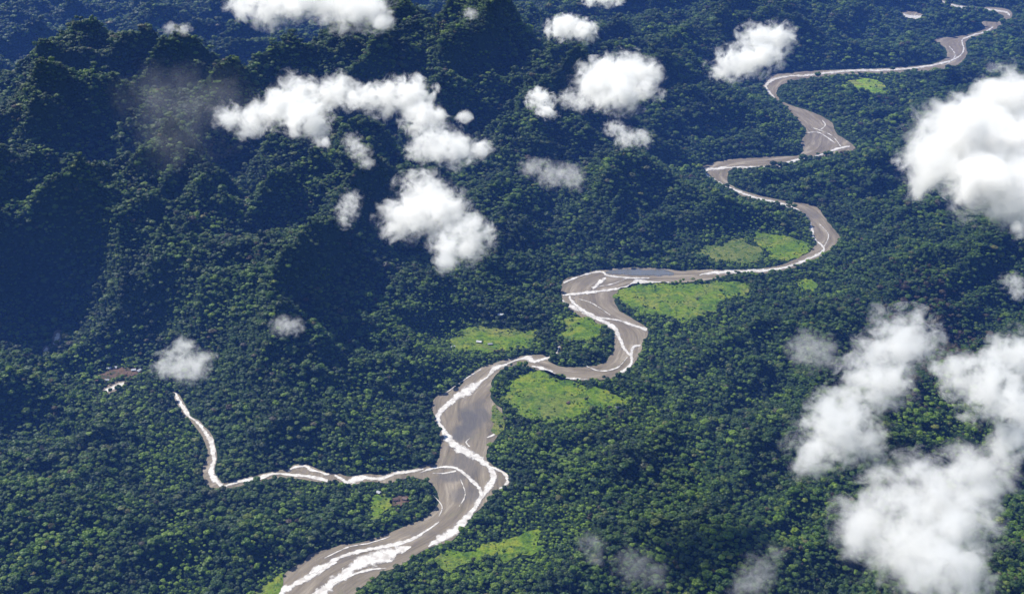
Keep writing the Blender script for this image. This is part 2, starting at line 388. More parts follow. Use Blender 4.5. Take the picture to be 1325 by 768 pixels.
def wetf(x, y):
    w = np.zeros_like(x)
    for (u, v), ru, rv, s in WET:
        cx, cy = gp(u, v); k = pxm(u, v); a, b, c = ray(u, v); fore = -c/math.hypot(b, c)
        e = 1-np.hypot((x-cx)/(ru*k), (y-cy)/(rv*k/fore))+.5*fbm(x/60, y/60, 4, 70)
        w = np.maximum(w, np.clip(e*2.2, 0, 1)*s)
    return w
def resample(P, n):
    P = np.array(P, float); s_ = np.r_[0, np.cumsum(np.hypot(*np.diff(P, axis=0).T))]; q = np.linspace(0, s_[-1], n)
    return np.stack([np.interp(q, s_, P[:,0]), np.interp(q, s_, P[:,1])], -1)
RW = polyw(RIGHT[::-1])
MID = []
for p in polyw(LEFT):
    j = np.argmin(np.hypot(RW[:,0]-p[0], RW[:,1]-p[1])); MID.append((p+RW[j])/2)
MID = resample(MID, 240); MID[1:-1] = (MID[:-2]+MID[1:-1]+MID[2:])/3; MID[1:-1] = (MID[:-2]+MID[1:-1]+MID[2:])/3
MS = np.r_[0, np.cumsum(np.hypot(*np.diff(MID, axis=0).T))]
def flowf(x, y):
    best = np.full(x.shape, 1e18); s_ = np.zeros_like(x); t_ = np.zeros_like(x)
    for i in range(len(MID)-1):
        a, b = MID[i], MID[i+1]; dx, dy = b-a; L = dx*dx+dy*dy; t = np.clip(((x-a[0])*dx+(y-a[1])*dy)/L, 0, 1)
        ex = x-a[0]-t*dx; ey = y-a[1]-t*dy; d = ex*ex+ey*ey; m = d < best
        best = np.where(m, d, best); s_ = np.where(m, MS[i]+t*(MS[i+1]-MS[i]), s_); t_ = np.where(m, np.sign(ex*dy-ey*dx)*np.sqrt(d), t_)
    return s_, t_
names = ['river_bed', 'stream_bed', 'stream_bed']+['stream_bed']*len(BED2)
blabs = ['brown gravel bed of the wide winding river', 'gravel bed of the side stream joining the river from the left', 'stony bed of the steep side stream left of the river',
         'pale gravel bank beside the village clearing','bright bank high in the left valley','small bright bank in the left valley','pale sand flat by the far river','far thin stream at the top edge','farthest bend of the river at the top right','thin side channel beside the wooded peninsula']
for i, P in enumerate(RIV):
    o = sheet(names[i], P, .5, m_gravel, step=(8 if i == 0 else 6), amp=(9 if i == 0 else 4 if i < 3 else 3), seed=i*7, attr=wetf)
    tag(o, blabs[i], kind='structure'); o.location.z = .06*i
CH = [  # centre line (u, v, width px)
 ('w', [(340,778,12),(362,766,10),(389,752,8),(413,739,9),(432,725,6),(451,717,5),(492,708,5),(513,704,5),(532,698,4),(551,687,3),(568,675,1.5)]),
 ('w', [(400,742,1.5),(409,737,9),(425,731,7),(436,727,2)]),
 ('w', [(395,782,12),(413,768,12),(429,755,14),(448,742,14),(459,733,14),(475,725,18),(502,717,17),(520,711,10),(532,707,2)]),
 ('w', [(430,757,2),(455,744,3),(478,737,3),(500,735,1)]),
 ('w', [(554,707,2),(560,703,7),(570,697,12),(584,689,14),(600,674,10),(613,659,8),(624,641,7),(634,628,10),(638,614,9),(630,601,8),(613,590,10),(592,579,12),(578,565,10),(574,558,8),(567,544,6),(569,533,7),(586,518,8),(600,509,10),(611,502,11),(622,494,4),(632,486,3),(639,478,7),(649,474,5),(660,469,2),(672,465,2),(684,463,8),(690,467,6),(706,464,2.5),(719,458,2),(723,449,2.5),(719,442,2.5)]),
 ('w', [(688,474,1.5),(698,476,4),(713,483,8),(726,489,5),(740,490,3),(760,491,1)]),
 ('w', [(636,604,2),(645,608,4),(652,612,4),(657,622,5),(652,629,3),(646,632,3)]),
 ('w', [(543,612,1.5),(556,607,3),(576,604,3),(592,607,3),(605,617,5),(619,630,6),(624,641,4)]),
 ('w', [(560,612,1),(575,612,2),(590,609,2)]),
 ('w', [(608,578,2),(603,572,2),(608,567,1)]), ('w', [(630,566,1),(640,562,2.5),(648,558,1.5)]),
 ('w', [(803,482,4),(815,473,4),(817,461,4),(808,452,4),(801,436,5),(794,424,6),(770,411,5),(747,399,6),(733,394,4),(728,388,2)]),
 ('w', [(737,383,3),(741,391,4),(756,403,5),(775,411,3),(798,414,3),(817,420,3),(837,427,4)]),
 ('w', [(817,461,4),(818,452,5),(821,448,4),(829,447,2)]),
 ('w', [(728,382,2),(758,379,4),(782,376,3),(812,371,3),(823,365,7),(841,365,3),(866,366,2)]),
 ('w', [(767,374,3),(772,369,4),(778,364,6),(784,360,3)]),
 ('w', [(729,366,2),(747,359,2),(762,354,2),(780,352,2.5),(787,357,3),(817,360,2),(840,360,1.5)]),
 ('c', [(784,353,2),(800,352,6),(830,352,8),(858,353,7),(872,354,3)]),
 ('w', [(905,356,1),(914,354,3),(941,352,5),(968,351,4),(1000,349,3),(1026,343,3),(1059,329,3.5),(1066,321,3),(1058,313,2),(1052,307,4),(1049,293,5),(1044,284,4),(1036,276,5),(1015,265,4),(981,257,3),(958,249,3),(931,237,3),(910,222,4),(931,218,3.5),(944,217,3),(985,216,2),(1009,215,2),(1022,210,4),(1035,206,3),(1060,201,1.5),(1083,193,3),(1100,189,2.5)]),
 ('c', [(1033,277,3),(1042,282,7),(1047,290,5),(1048,298,2)]),
 ('w', [(1062,168,1.5),(1068,162,2),(1064,156,1.5)]), ('w', [(1045,172,1),(1060,172,1.5),(1080,185,1.5)]),
 ('w', [(1003,128,2),(991,113,4),(999,104,4),(1020,99,2),(1042,98,3),(1097,92,3),(1144,91,3),(1185,88,2.5),(1219,82,2.5),(1240,74,1.5),(1247,64,2),(1245,52,2),(1259,46,2),(1276,41,2),(1285,35,2)]),
 ('w', [(226,509,5),(233,521,5),(239,530,7),(245,539,4),(256,547,4),(264,557,7),(272,569,8),(275,580,9),(276,588,7),(277,596,5),(274,605,8),(274,615,8),(281,623,8),(290,632,5)]),
 ('w', [(286,631,4),(297,627,4),(315,622,5),(335,618,5),(354,613,4),(373,614,3),(396,616,5),(408,618,5),(424,622,5)]),
 ('w', [(373,610,2),(380,605,4),(395,603,4),(402,608,5),(412,610,2),(421,613,4),(426,614,2)]),
 ('w', [(433,615,3),(440,618,4),(448,624,6),(456,622,9),(470,617,8),(480,619,4),(492,619,6),(502,616,5),(513,612,5),(530,610,4),(548,607,3)]),
 ('w', [(136,506,4),(147,501,6),(161,496,4)]), ('w', [(76,431,6),(73,440,7),(69,447,3)]), ('w', [(57,456,4),(62,451,5)]),
 ('w', [(420,722,1),(450,708,1.6),(480,702,1.2),(505,694,1)]), ('w', [(560,640,.8),(572,655,1.4),(568,668,1)]), ('w', [(596,620,1),(602,640,1.4),(594,655,1)]),
 ('w', [(575,510,1),(600,492,1.5),(622,478,1.2)]), ('w', [(752,470,.8),(775,480,1.3),(798,476,1.5),(812,462,1.2)]), ('w', [(740,385,.8),(765,392,1.2),(790,408,1)]),
 ('w', [(765,372,1),(790,368,1.2),(812,360,1)]), ('w', [(1060,290,.9),(1072,304,1.2),(1066,320,1)]), ('w', [(1050,165,.8),(1075,175,1.2),(1088,190,1)]), ('w', [(1228,60,.8),(1236,72,1.2),(1225,84,1)]),
 ('w', [(1219,2,2),(1240,9,3),(1262,11,3),(1290,14,3),(1304,17,3),(1306,21,2)]), ('w', [(1062,0,2),(1079,11,2.5)]), ('w', [(1166,19,3),(1180,22,5),(1196,23,5)]),
]
wmesh = {'w': ([], []), 'c': ([], [])}; wmid = {'w': [], 'c': []}
widx = 0
for kind, L in CH:
    L = [np.array(p, float) for p in L]; pts = []
    for i in range(len(L)-1):
        p0 = L[max(i-1, 0)]; p1 = L[i]; p2 = L[i+1]; p3 = L[min(i+2, len(L)-1)]
        k = max(2, int(np.hypot(*(p2-p1)[:2])/2.2))
        for j in range(k):
            t = j/k; pts.append(.5*((2*p1)+(-p0+p2)*t+(2*p0-5*p1+4*p2-p3)*t*t+(-p0+3*p1-3*p2+p3)*t**3))
    pts.append(L[-1]); pts = np.array(pts)
    s = np.cumsum(np.r_[0, np.hypot(*np.diff(pts[:,:2], axis=0).T)])
    a = np.gradient(pts[:,:2], axis=0); a /= np.hypot(a[:,0], a[:,1])[:,None]+1e-9; nrm = np.stack([-a[:,1], a[:,0]], -1)
    widx += 1
    w = np.clip(pts[:,2], .8, 40)*.5*(.9 if pts[:,0].max() < 566 and pts[:,1].max() < 640 and pts[0,0] < 560 and pts[-1,1] > 590 else 1)
    w = w*1.12+.25; wl = w*(1+.5*fbm(s/9, s*0+widx*3.1, 3, 90)); wr = w*(1+.5*fbm(s/9, s*0+widx*5.7+9, 3, 95))
    w = 0
    vs, fs = wmesh[kind]; b0 = len(vs); z = 1.1+.05*(widx % 9)
    for q, n_, l_, r_ in zip(pts, nrm, wl, wr):
        wmid[kind] += [0., float(np.clip(.42+q[2]*.13, .45, 1.0)), 0.]
        pl = q[:2]+n_*max(l_, .35); pr = q[:2]-n_*max(r_, .35)
        vs.append((*gp(*pl), z)); vs.append((*gp(*q[:2]), z)); vs.append((*gp(*pr), z))
    for i in range(len(pts)-1):
        for e in (0, 1): fs.append((b0+3*i+e, b0+3*i+1+e, b0+3*i+4+e, b0+3*i+3+e))
for kind, nm, mt, lb in (('w', 'water', m_water, 'bright braided channels of silty water over the gravel bed'), ('c', 'calm_water', m_calm, 'smooth grey blue stretches of water at the river bends')):
    o = mesh_obj(nm, *wmesh[kind], mt); bm = bmesh.new(); bm.from_mesh(o.data); bmesh.ops.recalc_face_normals(bm, faces=bm.faces)
    for f in bm.faces:
        if f.normal.z < 0: f.normal_flip()
    bm.to_mesh(o.data); bm.free(); tag(o, lb, kind='structure')
    a = o.data.attributes.new('mid', 'FLOAT', 'POINT'); a.data.foreach_set('value', np.array(wmid[kind], np.float32))
flab = {'lime':'bright yellow green pasture far inside the upper river bend','loop':'large green pasture inside the middle river loop','spit':'yellow green strip on the river bank beside the large pasture',
 'penin':'small green pasture on the wooded peninsula','large':'long green pasture below the straight river reach','tan':'pale olive pasture above the straight river reach',
 'bend':'green pasture right of the pale olive one','hillfoot':'green pasture at the foot of the left hill','near':'bright green clearing at the bottom, right of the river',
 'small':'tiny green clearing in the forest right of the river','clear':'narrow clearing in the woods left of the river','corner':'grassy patch at the left bank at the bottom edge'}
for i, (k, P) in enumerate(FLD.items()):
    FLDR[k] = rough_outline(P, 9, {'small': 16, 'clear': 18, 'spit': 14, 'penin': 26, 'lime': 40, 'corner': 20}.get(k, 46), 200+i)
    o = sheet('pasture', FLDR[k], 1.4, {'lime': m_field_lime, 'tan': m_field_tan, 'near': m_field, 'spit': m_field_tan}.get(k, m_field), step=9, drape=True, amp=3, seed=200+i)
    tag(o, flab[k], kind='structure')
for k, lb in (('village', 'reddish bare ground of the village in the left valley'), ('c2', 'reddish bare clearing in the woods left of the river')):
    o = sheet('bare_ground', CLEARS[k], 1.4, m_soil, step=8, drape=True, amp=14, seed=300); tag(o, lb, kind='structure')

# ------------------------------------------------------------------ tree models
def ico(bm, c, r, sub=2, sq=1.0, amp=.22, seed=0):
    ret = bmesh.ops.create_icosphere(bm, subdivisions=sub, radius=1.0)
    from mathutils import noise as mn
    for v in ret['verts']:
        n = v.co.normalized(); k = 1+amp*mn.noise(n*2.1+Vector((seed*3.3, seed, 0)))+amp*.7*mn.noise(n*5+Vector((seed, 0, seed*2)))
        v.co = Vector(c)+Vector((n.x*r*k, n.y*r*k, n.z*r*k*sq))
def crown_mesh(i, rich=False, mat=None):
    rr = random.Random(100+i+(50 if rich else 0)); bm = bmesh.new()
    kind = i % 4; lobes = []
    ico(bm, (0, 0, -.12), .68, 2, .62, .25, i); lobes.append(((0, 0, -.12), .68, .62))
    nl = [9, 12, 7, 14][kind]
    for k in range(nl):
        a = 2*math.pi*(k+.5*rr.random())/nl*(2.4 if kind == 3 else 1); d = rr.uniform(.28, .66) if kind != 2 else rr.uniform(.2, .5)
        r = rr.uniform(.24, .40); z = .34-.55*d+rr.uniform(-.1, .12)
        c = (d*math.cos(a), d*math.sin(a), z); ico(bm, c, r, 2 if rich else 1, .72, .3, i*20+k); lobes.append((c, r, .72))
    c = (rr.uniform(-.2, .2), rr.uniform(-.2, .2), .3); ico(bm, c, .36, 2, .7, .3, i+7); lobes.append((c, .36, .7))
    for c, r, sq in lobes:                       # leaf sprays standing off the lobes
        for k in range((90 if rich else 30) if r < .5 else (150 if rich else 60)):
            n = Vector((rr.gauss(0, 1), rr.gauss(0, 1), rr.gauss(.35, 1))).normalized()
            p = Vector(c)+Vector((n.x*r, n.y*r, n.z*r*sq))*rr.uniform(.95, 1.2)
            s = rr.uniform(.035, .075)*(1 if rich else 1.5)
            t = Vector((rr.gauss(0, 1), rr.gauss(0, 1), rr.gauss(0, .6))).normalized(); m = (n+t*.9).normalized()
            u = m.orthogonal().normalized(); w = m.cross(u)
            f = [bm.verts.new(p+u*s+w*s*.2), bm.verts.new(p+w*s*.8), bm.verts.new(p-u*s), bm.verts.new(p-w*s*.9)]
            bm.faces.new(f)
    me = bpy.data.meshes.new('crown'); bm.to_mesh(me); bm.free(); me.materials.append(mat or m_leaf); return me
def trunk_mesh(i):
    rr = random.Random(i); bm = bmesh.new()
    def tube(a, b, r0, r1, n=7):
        a = Vector(a); b = Vector(b); d = (b-a).normalized(); u = d.orthogonal().normalized(); w = d.cross(u); R0 = []; R1 = []
        for k in range(n):
            t = 2*math.pi*k/n; e = u*math.cos(t)+w*math.sin(t); R0.append(bm.verts.new(a+e*r0)); R1.append(bm.verts.new(b+e*r1))
        for k in range(n): bm.faces.new((R0[k], R0[(k+1) % n], R1[(k+1) % n], R1[k]))
        bm.faces.new(R1)
    tube((0,0,-1.9), (.03,.02,-1.2), .09, .055); tube((.03,.02,-1.2), (0,0,-.1), .055, .04)
    for k in range(4):
        a = k*1.6+rr.random(); tube((.02,0,-.7+.08*k), (.5*math.cos(a), .5*math.sin(a), -.1), .03, .012, 5)
    me = bpy.data.meshes.new('trunk'); bm.to_mesh(me); bm.free(); me.materials.append(m_bark); return me
NV = 8
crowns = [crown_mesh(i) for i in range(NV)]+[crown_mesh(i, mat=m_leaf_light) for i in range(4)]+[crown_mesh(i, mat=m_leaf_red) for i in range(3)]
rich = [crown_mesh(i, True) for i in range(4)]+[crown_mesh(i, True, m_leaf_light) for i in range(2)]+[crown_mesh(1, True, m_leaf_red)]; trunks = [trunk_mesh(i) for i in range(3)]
src = bpy.data.collections.new('tree_models')
for i, me in enumerate(crowns):
    o = bpy.data.objects.new('canopy_tree_model_%02d' % i, me); src.objects.link(o)

# ------------------------------------------------------------------ the forest
SP = 9.6 if not os.environ.get('NOTREE') else 60
rows = []; yy = 1750.0
while yy < 9600:
    sp = SP*(1+.75*min(1, max(0, (yy-3600)/4200))); hw = .43*math.hypot(yy, H)+240
    xr = np.arange(-hw, hw, sp)+rng.uniform(0, sp); rows.append(np.stack([xr+rng.uniform(-.55, .55, len(xr))*sp, yy+rng.uniform(-.55, .55, len(xr))*sp, np.full(len(xr), sp/SP)], -1)); yy += sp
rows = np.concatenate(rows); gx, gy, gs = rows[:,0], rows[:,1], rows[:,2]; n = len(gx)
def zone(x, y):
    z = np.zeros(x.shape, int)
    for i, P in enumerate(RIV):
        m = inside(x, y, P)
        z[m] = 1
        if i < 3 or i == 8:
            d, _ = seg_dist(x, y, P); z[(d < 4.0+np.clip((y-4500)/2500, 0, 1)*16) & (z == 0)] = 1
    for P in FLDR.values(): z[inside(x, y, P)] = 2
    for P in CLEARS.values(): z[inside(x, y, P)] = 3
    return z
z = zone(gx, gy)
fed = np.full(len(gx), 1e9)
for P in FLDR.values():
    d_, _ = seg_dist(gx, gy, P); fed = np.minimum(fed, d_)
dens_f = fbm(gx/45, gy/45, 4, 66)
keepf = (z == 0) | ((z == 3) & (rng.random(len(gx)) < .3)) | ((z == 2) & ((dens_f > .21-.34*np.clip(1-fed/55, 0, 1)) | (rng.random(len(gx)) < .02)) & (rng.random(len(gx)) < .8)) 
gx, gy, z, gs = gx[keepf], gy[keepf], z[keepf], gs[keepf]
n = len(gx)
tint = np.zeros(n); 
for (cx, cy), r, s in SCRUB:
    d = np.hypot(gx-cx, (gy-cy)*.6)/r
    tint = np.maximum(tint, s*np.clip((1.25-d+.8*fbm(gx/90, gy/90, 4, 71))*1.6, 0, 1))
tint = tint*rng.uniform(.6, 1.1, n)
tint = np.clip(np.maximum(tint, .55*np.clip((fbm(gx/150, gy/150, 4, 77)-.22)*4, 0, 1)*rng.uniform(.3, 1, n)), 0, .95)
redc = gp(1215,420, 100); redc2 = gp(1170,500,100)
red = np.maximum(np.clip(1.3-np.hypot((gx-redc[0])/190, (gy-redc[1])/330)+.6*fbm(gx/80, gy/80, 3, 99), 0, 1), np.clip(1.1-np.hypot((gx-redc2[0])/110, (gy-redc2[1])/170)+.6*fbm(gx/80, gy/80, 3, 99), 0, 1))*(rng.random(n) < .75)*.8
bl = fbm(gx/120, gy/120, 3, 121); red = np.maximum(red, np.clip((bl-.42)*4, 0, .5)*(rng.random(n) < .6))
rad = rng.lognormal(math.log(5.35), .42, n); rad = np.clip(rad, 2.6, 14.5)*gs
rad = np.where(z >= 2, rad*.45, rad); rad *= (1-.4*tint)
zz = hgt(gx, gy)+rad*(.7+.9*rng.random(n))+(rng.random(n) < .06)*rad*.5
zz = np.where(z == 2, hgt(gx, gy)+1+rad*.5, zz)
# the trees that show largest become things of their own
depth = gy*math.cos(PITCH)+(H-zz)*math.sin(PITCH); hx = gx/depth/(2*TN)*1325+662.5
vv = 384-((gy*math.sin(PITCH)-(H-zz)*math.cos(PITCH))/depth)/(2*TN)*1325
vis = (hx > 4) & (hx < 1320) & (vv > 6) & (vv < 760)
size = rad/depth
score = np.where(vis, size+(vv > 640)*.0004, 0)
near = np.argsort(-score)[:260]
lone = np.where((z == 2) & vis & (rad > 3.0))[0]; lone = lone[np.argsort(-size[lone])][:36]
kindv = np.where(rng.random(n) < tint, 1, 0); kindv = np.where(rng.random(n) < red, 2, kindv); sel = np.zeros(n, bool); sel[near] = True; sel[lone] = True
def make_tree(crown, trunk):
    r = bpy.data.objects.new('tree', None); COL.objects.link(r); r.empty_display_size = .5
    c = bpy.data.objects.new('crown', crown); COL.objects.link(c); c.parent = r; c.location = (0,0,1.9)
    t = bpy.data.objects.new('trunk', trunk); COL.objects.link(t); t.parent = r; t.location = (0,0,1.9)
    return r, c, t
protos = [make_tree(rich[i], trunks[i % 3]) for i in range(7)]; used = [False]*7
islone = set(lone.tolist()); riverx = RIV[0]
field_of = {}
for i in np.where(sel)[0]:
    k = int(rng.integers(0, 4)) if kindv[i] == 0 else (4+int(rng.integers(0, 2)) if kindv[i] == 1 else 6); P = protos[k]
    if used[k]:
        r = P[0].copy(); COL.objects.link(r); ch = []
        for c in P[1:]:
            q = c.copy(); COL.objects.link(q); q.parent = r; ch.append(q)
    else: r = P[0]; ch = P[1:]; used[k] = True
    s = float(rad[i]); r.scale = (s, s, s*.95); r.location = (gx[i], gy[i], zz[i]-1.9*s*.95); r.rotation_euler = (0, 0, rng.uniform(0, 6.28))
    if i in islone:
        fk = next((q for q, PP in FLDR.items() if inside(np.array([gx[i]]), np.array([gy[i]]), PP)[0]), 'loop')
        tag(r, 'small leafy tree on the '+flab[fk], 'tree', 'lone trees on the '+flab[fk])
    elif hx[i] < 470+(768-vv[i])*.6:
        tag(r, 'broad leafy rainforest tree in the nearest canopy left of the river', 'tree', 'large rainforest trees of the near canopy left of the river')
    else:
        tag(r, 'broad leafy rainforest tree in the nearest canopy right of the river', 'tree', 'large rainforest trees of the near canopy right of the river')
for u_, P in zip(used, protos):
    if not u_:
        for o in P: bpy.data.objects.remove(o)
rest = ~sel
pts = np.stack([gx[rest], gy[rest], zz[rest]], -1)
me = bpy.data.meshes.new('forest'); me.vertices.add(len(pts)); me.vertices.foreach_set('co', pts.astype(np.float32).ravel())
for nm, arr in (('size', rad[rest]), ('spin', rng.uniform(0, 6.28, len(pts))), ('flat', rng.uniform(.55, 1.25, len(pts)))):
    a = me.attributes.new(nm, 'FLOAT', 'POINT'); a.data.foreach_set('value', arr.astype(np.float32))
a = me.attributes.new('model', 'INT', 'POINT'); a.data.foreach_set('value', (lambda kv: np.where(kv == 0, rng.integers(0, NV, len(kv)), np.where(kv == 1, NV+rng.integers(0, 4, len(kv)), NV+4+rng.integers(0, 3, len(kv)))))(kindv[rest]).astype(np.int32))
forest = bpy.data.objects.new('forest', me); COL.objects.link(forest); tag(forest, 'closed rainforest canopy covering hills and valley', kind='stuff')
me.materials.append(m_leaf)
ng = bpy.data.node_groups.new('forest', 'GeometryNodeTree')
ng.interface.new_socket('Geometry', in_out='INPUT', socket_type='NodeSocketGeometry'); ng.interface.new_socket('Geometry', in_out='OUTPUT', socket_type='NodeSocketGeometry')
gi = ng.nodes.new('NodeGroupInput'); go = ng.nodes.new('NodeGroupOutput'); ip = ng.nodes.new('GeometryNodeInstanceOnPoints')
ci = ng.nodes.new('GeometryNodeCollectionInfo'); ci.inputs['Collection'].default_value = src; ci.inputs['Separate Children'].default_value = True; ci.inputs['Reset Children'].default_value = True
def nat(nm, t='FLOAT'):
    q = ng.nodes.new('GeometryNodeInputNamedAttribute'); q.data_type = t; q.inputs[0].default_value = nm; return q.outputs[0]
ip.inputs['Pick Instance'].default_value = True
lk = ng.links.new
lk(gi.outputs[0], ip.inputs['Points']); lk(ci.outputs[0], ip.inputs['Instance']); lk(nat('model', 'INT'), ip.inputs['Instance Index'])
cx = ng.nodes.new('ShaderNodeCombineXYZ'); lk(nat('spin'), cx.inputs[2]); lk(cx.outputs[0], ip.inputs['Rotation'])
cs = ng.nodes.new('ShaderNodeCombineXYZ'); sz = nat('size'); mu = ng.nodes.new('ShaderNodeMath'); mu.operation = 'MULTIPLY'; lk(sz, mu.inputs[0]); lk(nat('flat'), mu.inputs[1])
lk(sz, cs.inputs[0]); lk(sz, cs.inputs[1]); lk(mu.outputs[0], cs.inputs[2]); lk(cs.outputs[0], ip.inputs['Scale'])
lk(ip.outputs[0], go.inputs[0])
md = forest.modifiers.new('forest', 'NODES'); md.node_group = ng
print('TREES', n, 'things', int(sel.sum()))

# ------------------------------------------------------------------ houses
def flatmat(name, c, rough=.5):
    m, nt, out = newmat(name); co = objco(nt)
    cc = ramp(nt, [(.3, tuple(x*.8 for x in c)), (.7, c)], noise(nt, .6, 4, .6, co)); bsdf(nt, out, cc, rough, .4); return m
m_white = flatmat('white_roof', (.75,.75,.74), .35); m_tin = flatmat('grey_roof', (.45,.46,.47), .35); m_rust = flatmat('rust_roof', (.17,.10,.075)); m_teal = flatmat('turquoise_roof', (.12,.42,.38), .4)
m_wall = flatmat('plank_wall', (.32,.25,.18), .8); m_dark = flatmat('dark_opening', (.03,.03,.03), .8)
def box(vs, fs, x0, x1, y0, y1, z0, z1):
    b = len(vs); vs += [(x0,y0,z0),(x1,y0,z0),(x1,y1,z0),(x0,y1,z0),(x0,y0,z1),(x1,y0,z1),(x1,y1,z1),(x0,y1,z1)]
    fs += [(b,b+3,b+2,b+1),(b+4,b+5,b+6,b+7),(b,b+1,b+5,b+4),(b+1,b+2,b+6,b+5),(b+2,b+3,b+7,b+6),(b+3,b,b+4,b+7)]
def house(u, v, L, W, rz, roofm, label, group=None):
    x, y = gp(u, v); h = float(hgt(x, y))+1.4
    r = bpy.data.objects.new('house', None); COL.objects.link(r); r.location = (x, y, h); r.rotation_euler = (0,0,R(rz)); tag(r, label, 'house', group)
    a, b = L/2, W/2; hh = 3.2; rh = W*.28
    vs = [(-a,-b,-1),(a,-b,-1),(a,b,-1),(-a,b,-1),(-a,-b,hh),(a,-b,hh),(a,b,hh),(-a,b,hh),(-a,0,hh+rh-.15),(a,0,hh+rh-.15)]
    fs = [(0,1,5,4),(1,2,6,9,5),(2,3,7,6),(3,0,4,8,7),(0,3,2,1)]
    mesh_obj('wall', vs, fs, m_wall, r)
    e = .9; t = .18; s = rh/b; vs = []; fs = []
    for sg in (-1, 1):
        q = len(vs)
        for x_ in (-a-e, a+e):
            vs += [(x_, 0, hh+rh+.02), (x_, sg*(b+e), hh-s*e+.02), (x_, sg*(b+e), hh-s*e+.02+t), (x_, 0, hh+rh+.02+t)]
        fs += [(q,q+1,q+5,q+4),(q+1,q+2,q+6,q+5),(q+2,q+3,q+7,q+6),(q,q+3,q+2,q+1),(q+4,q+5,q+6,q+7)]
    mesh_obj('roof', vs, fs, roofm, r)
    vs = []; fs = []; box(vs, fs, -.6, .6, -b-.06, -b-.003, -.9, 2.1); mesh_obj('door', vs, fs, m_dark, r)
    for k in (-1, 1):
        vs = []; fs = []; box(vs, fs, k*a*.6-.6, k*a*.6+.6, -b-.05, -b-.004, 1, 2.1); mesh_obj('window', vs, fs, m_dark, r)
HS = [(141,477.5,11,8,20,m_white,'white roofed house at the left end of the bare village ground'),
 (149,476,14,9,-10,m_tin,'grey roofed house at the back of the bare village ground'),
 (173,479.5,12,8,15,m_white,'white roofed house near the right end of the village ground'),
 (180,480.5,13,9,60,m_white,'white roofed house at the far right end of the village ground'),
 (139,492.5,12,8,0,m_tin,'pale grey roofed house at the lower edge of the village ground'),
 (162,486,10,7,40,m_rust,'rust roofed house in the middle of the village ground'),
 (128,488,10,7,80,m_rust,'rust roofed house at the lower left of the village ground'),
 (585,450,16,9,25,m_white,'white roofed house beside the pasture at the foot of the left hill'),
 (620,443,15,9,-15,m_white,'white roofed house in the middle of the pasture at the hill foot'),
 (634,446,13,8,10,m_tin,'grey roofed house in the pasture at the hill foot, right of the white roofed one'),
 (648,413,18,9,0,m_white,'long white roofed house in the trees above the hill foot pasture'),
 (462,641,12,9,20,m_white,'single white roofed house in the woods below the side stream'),
 (490,638,10,8,-30,m_tin,'grey roofed house at the top of the narrow forest clearing'),
 (512,647,13,9,10,m_rust,'rust roofed house on the reddish clearing, its left one'),
 (524,646,12,8,-20,m_rust,'rust roofed house on the reddish clearing, its right one'),
 (496,600,12,8,15,m_teal,'turquoise roofed house in the trees above the side stream'),
 (798,528,11,8,15,m_tin,'grey roofed hut at the right tip of the large loop pasture'),
 (735,522,9,7,50,m_rust,'rust roofed hut near the lower edge of the loop pasture')]
for h_ in HS: house(*h_, group='houses scattered in the valley')

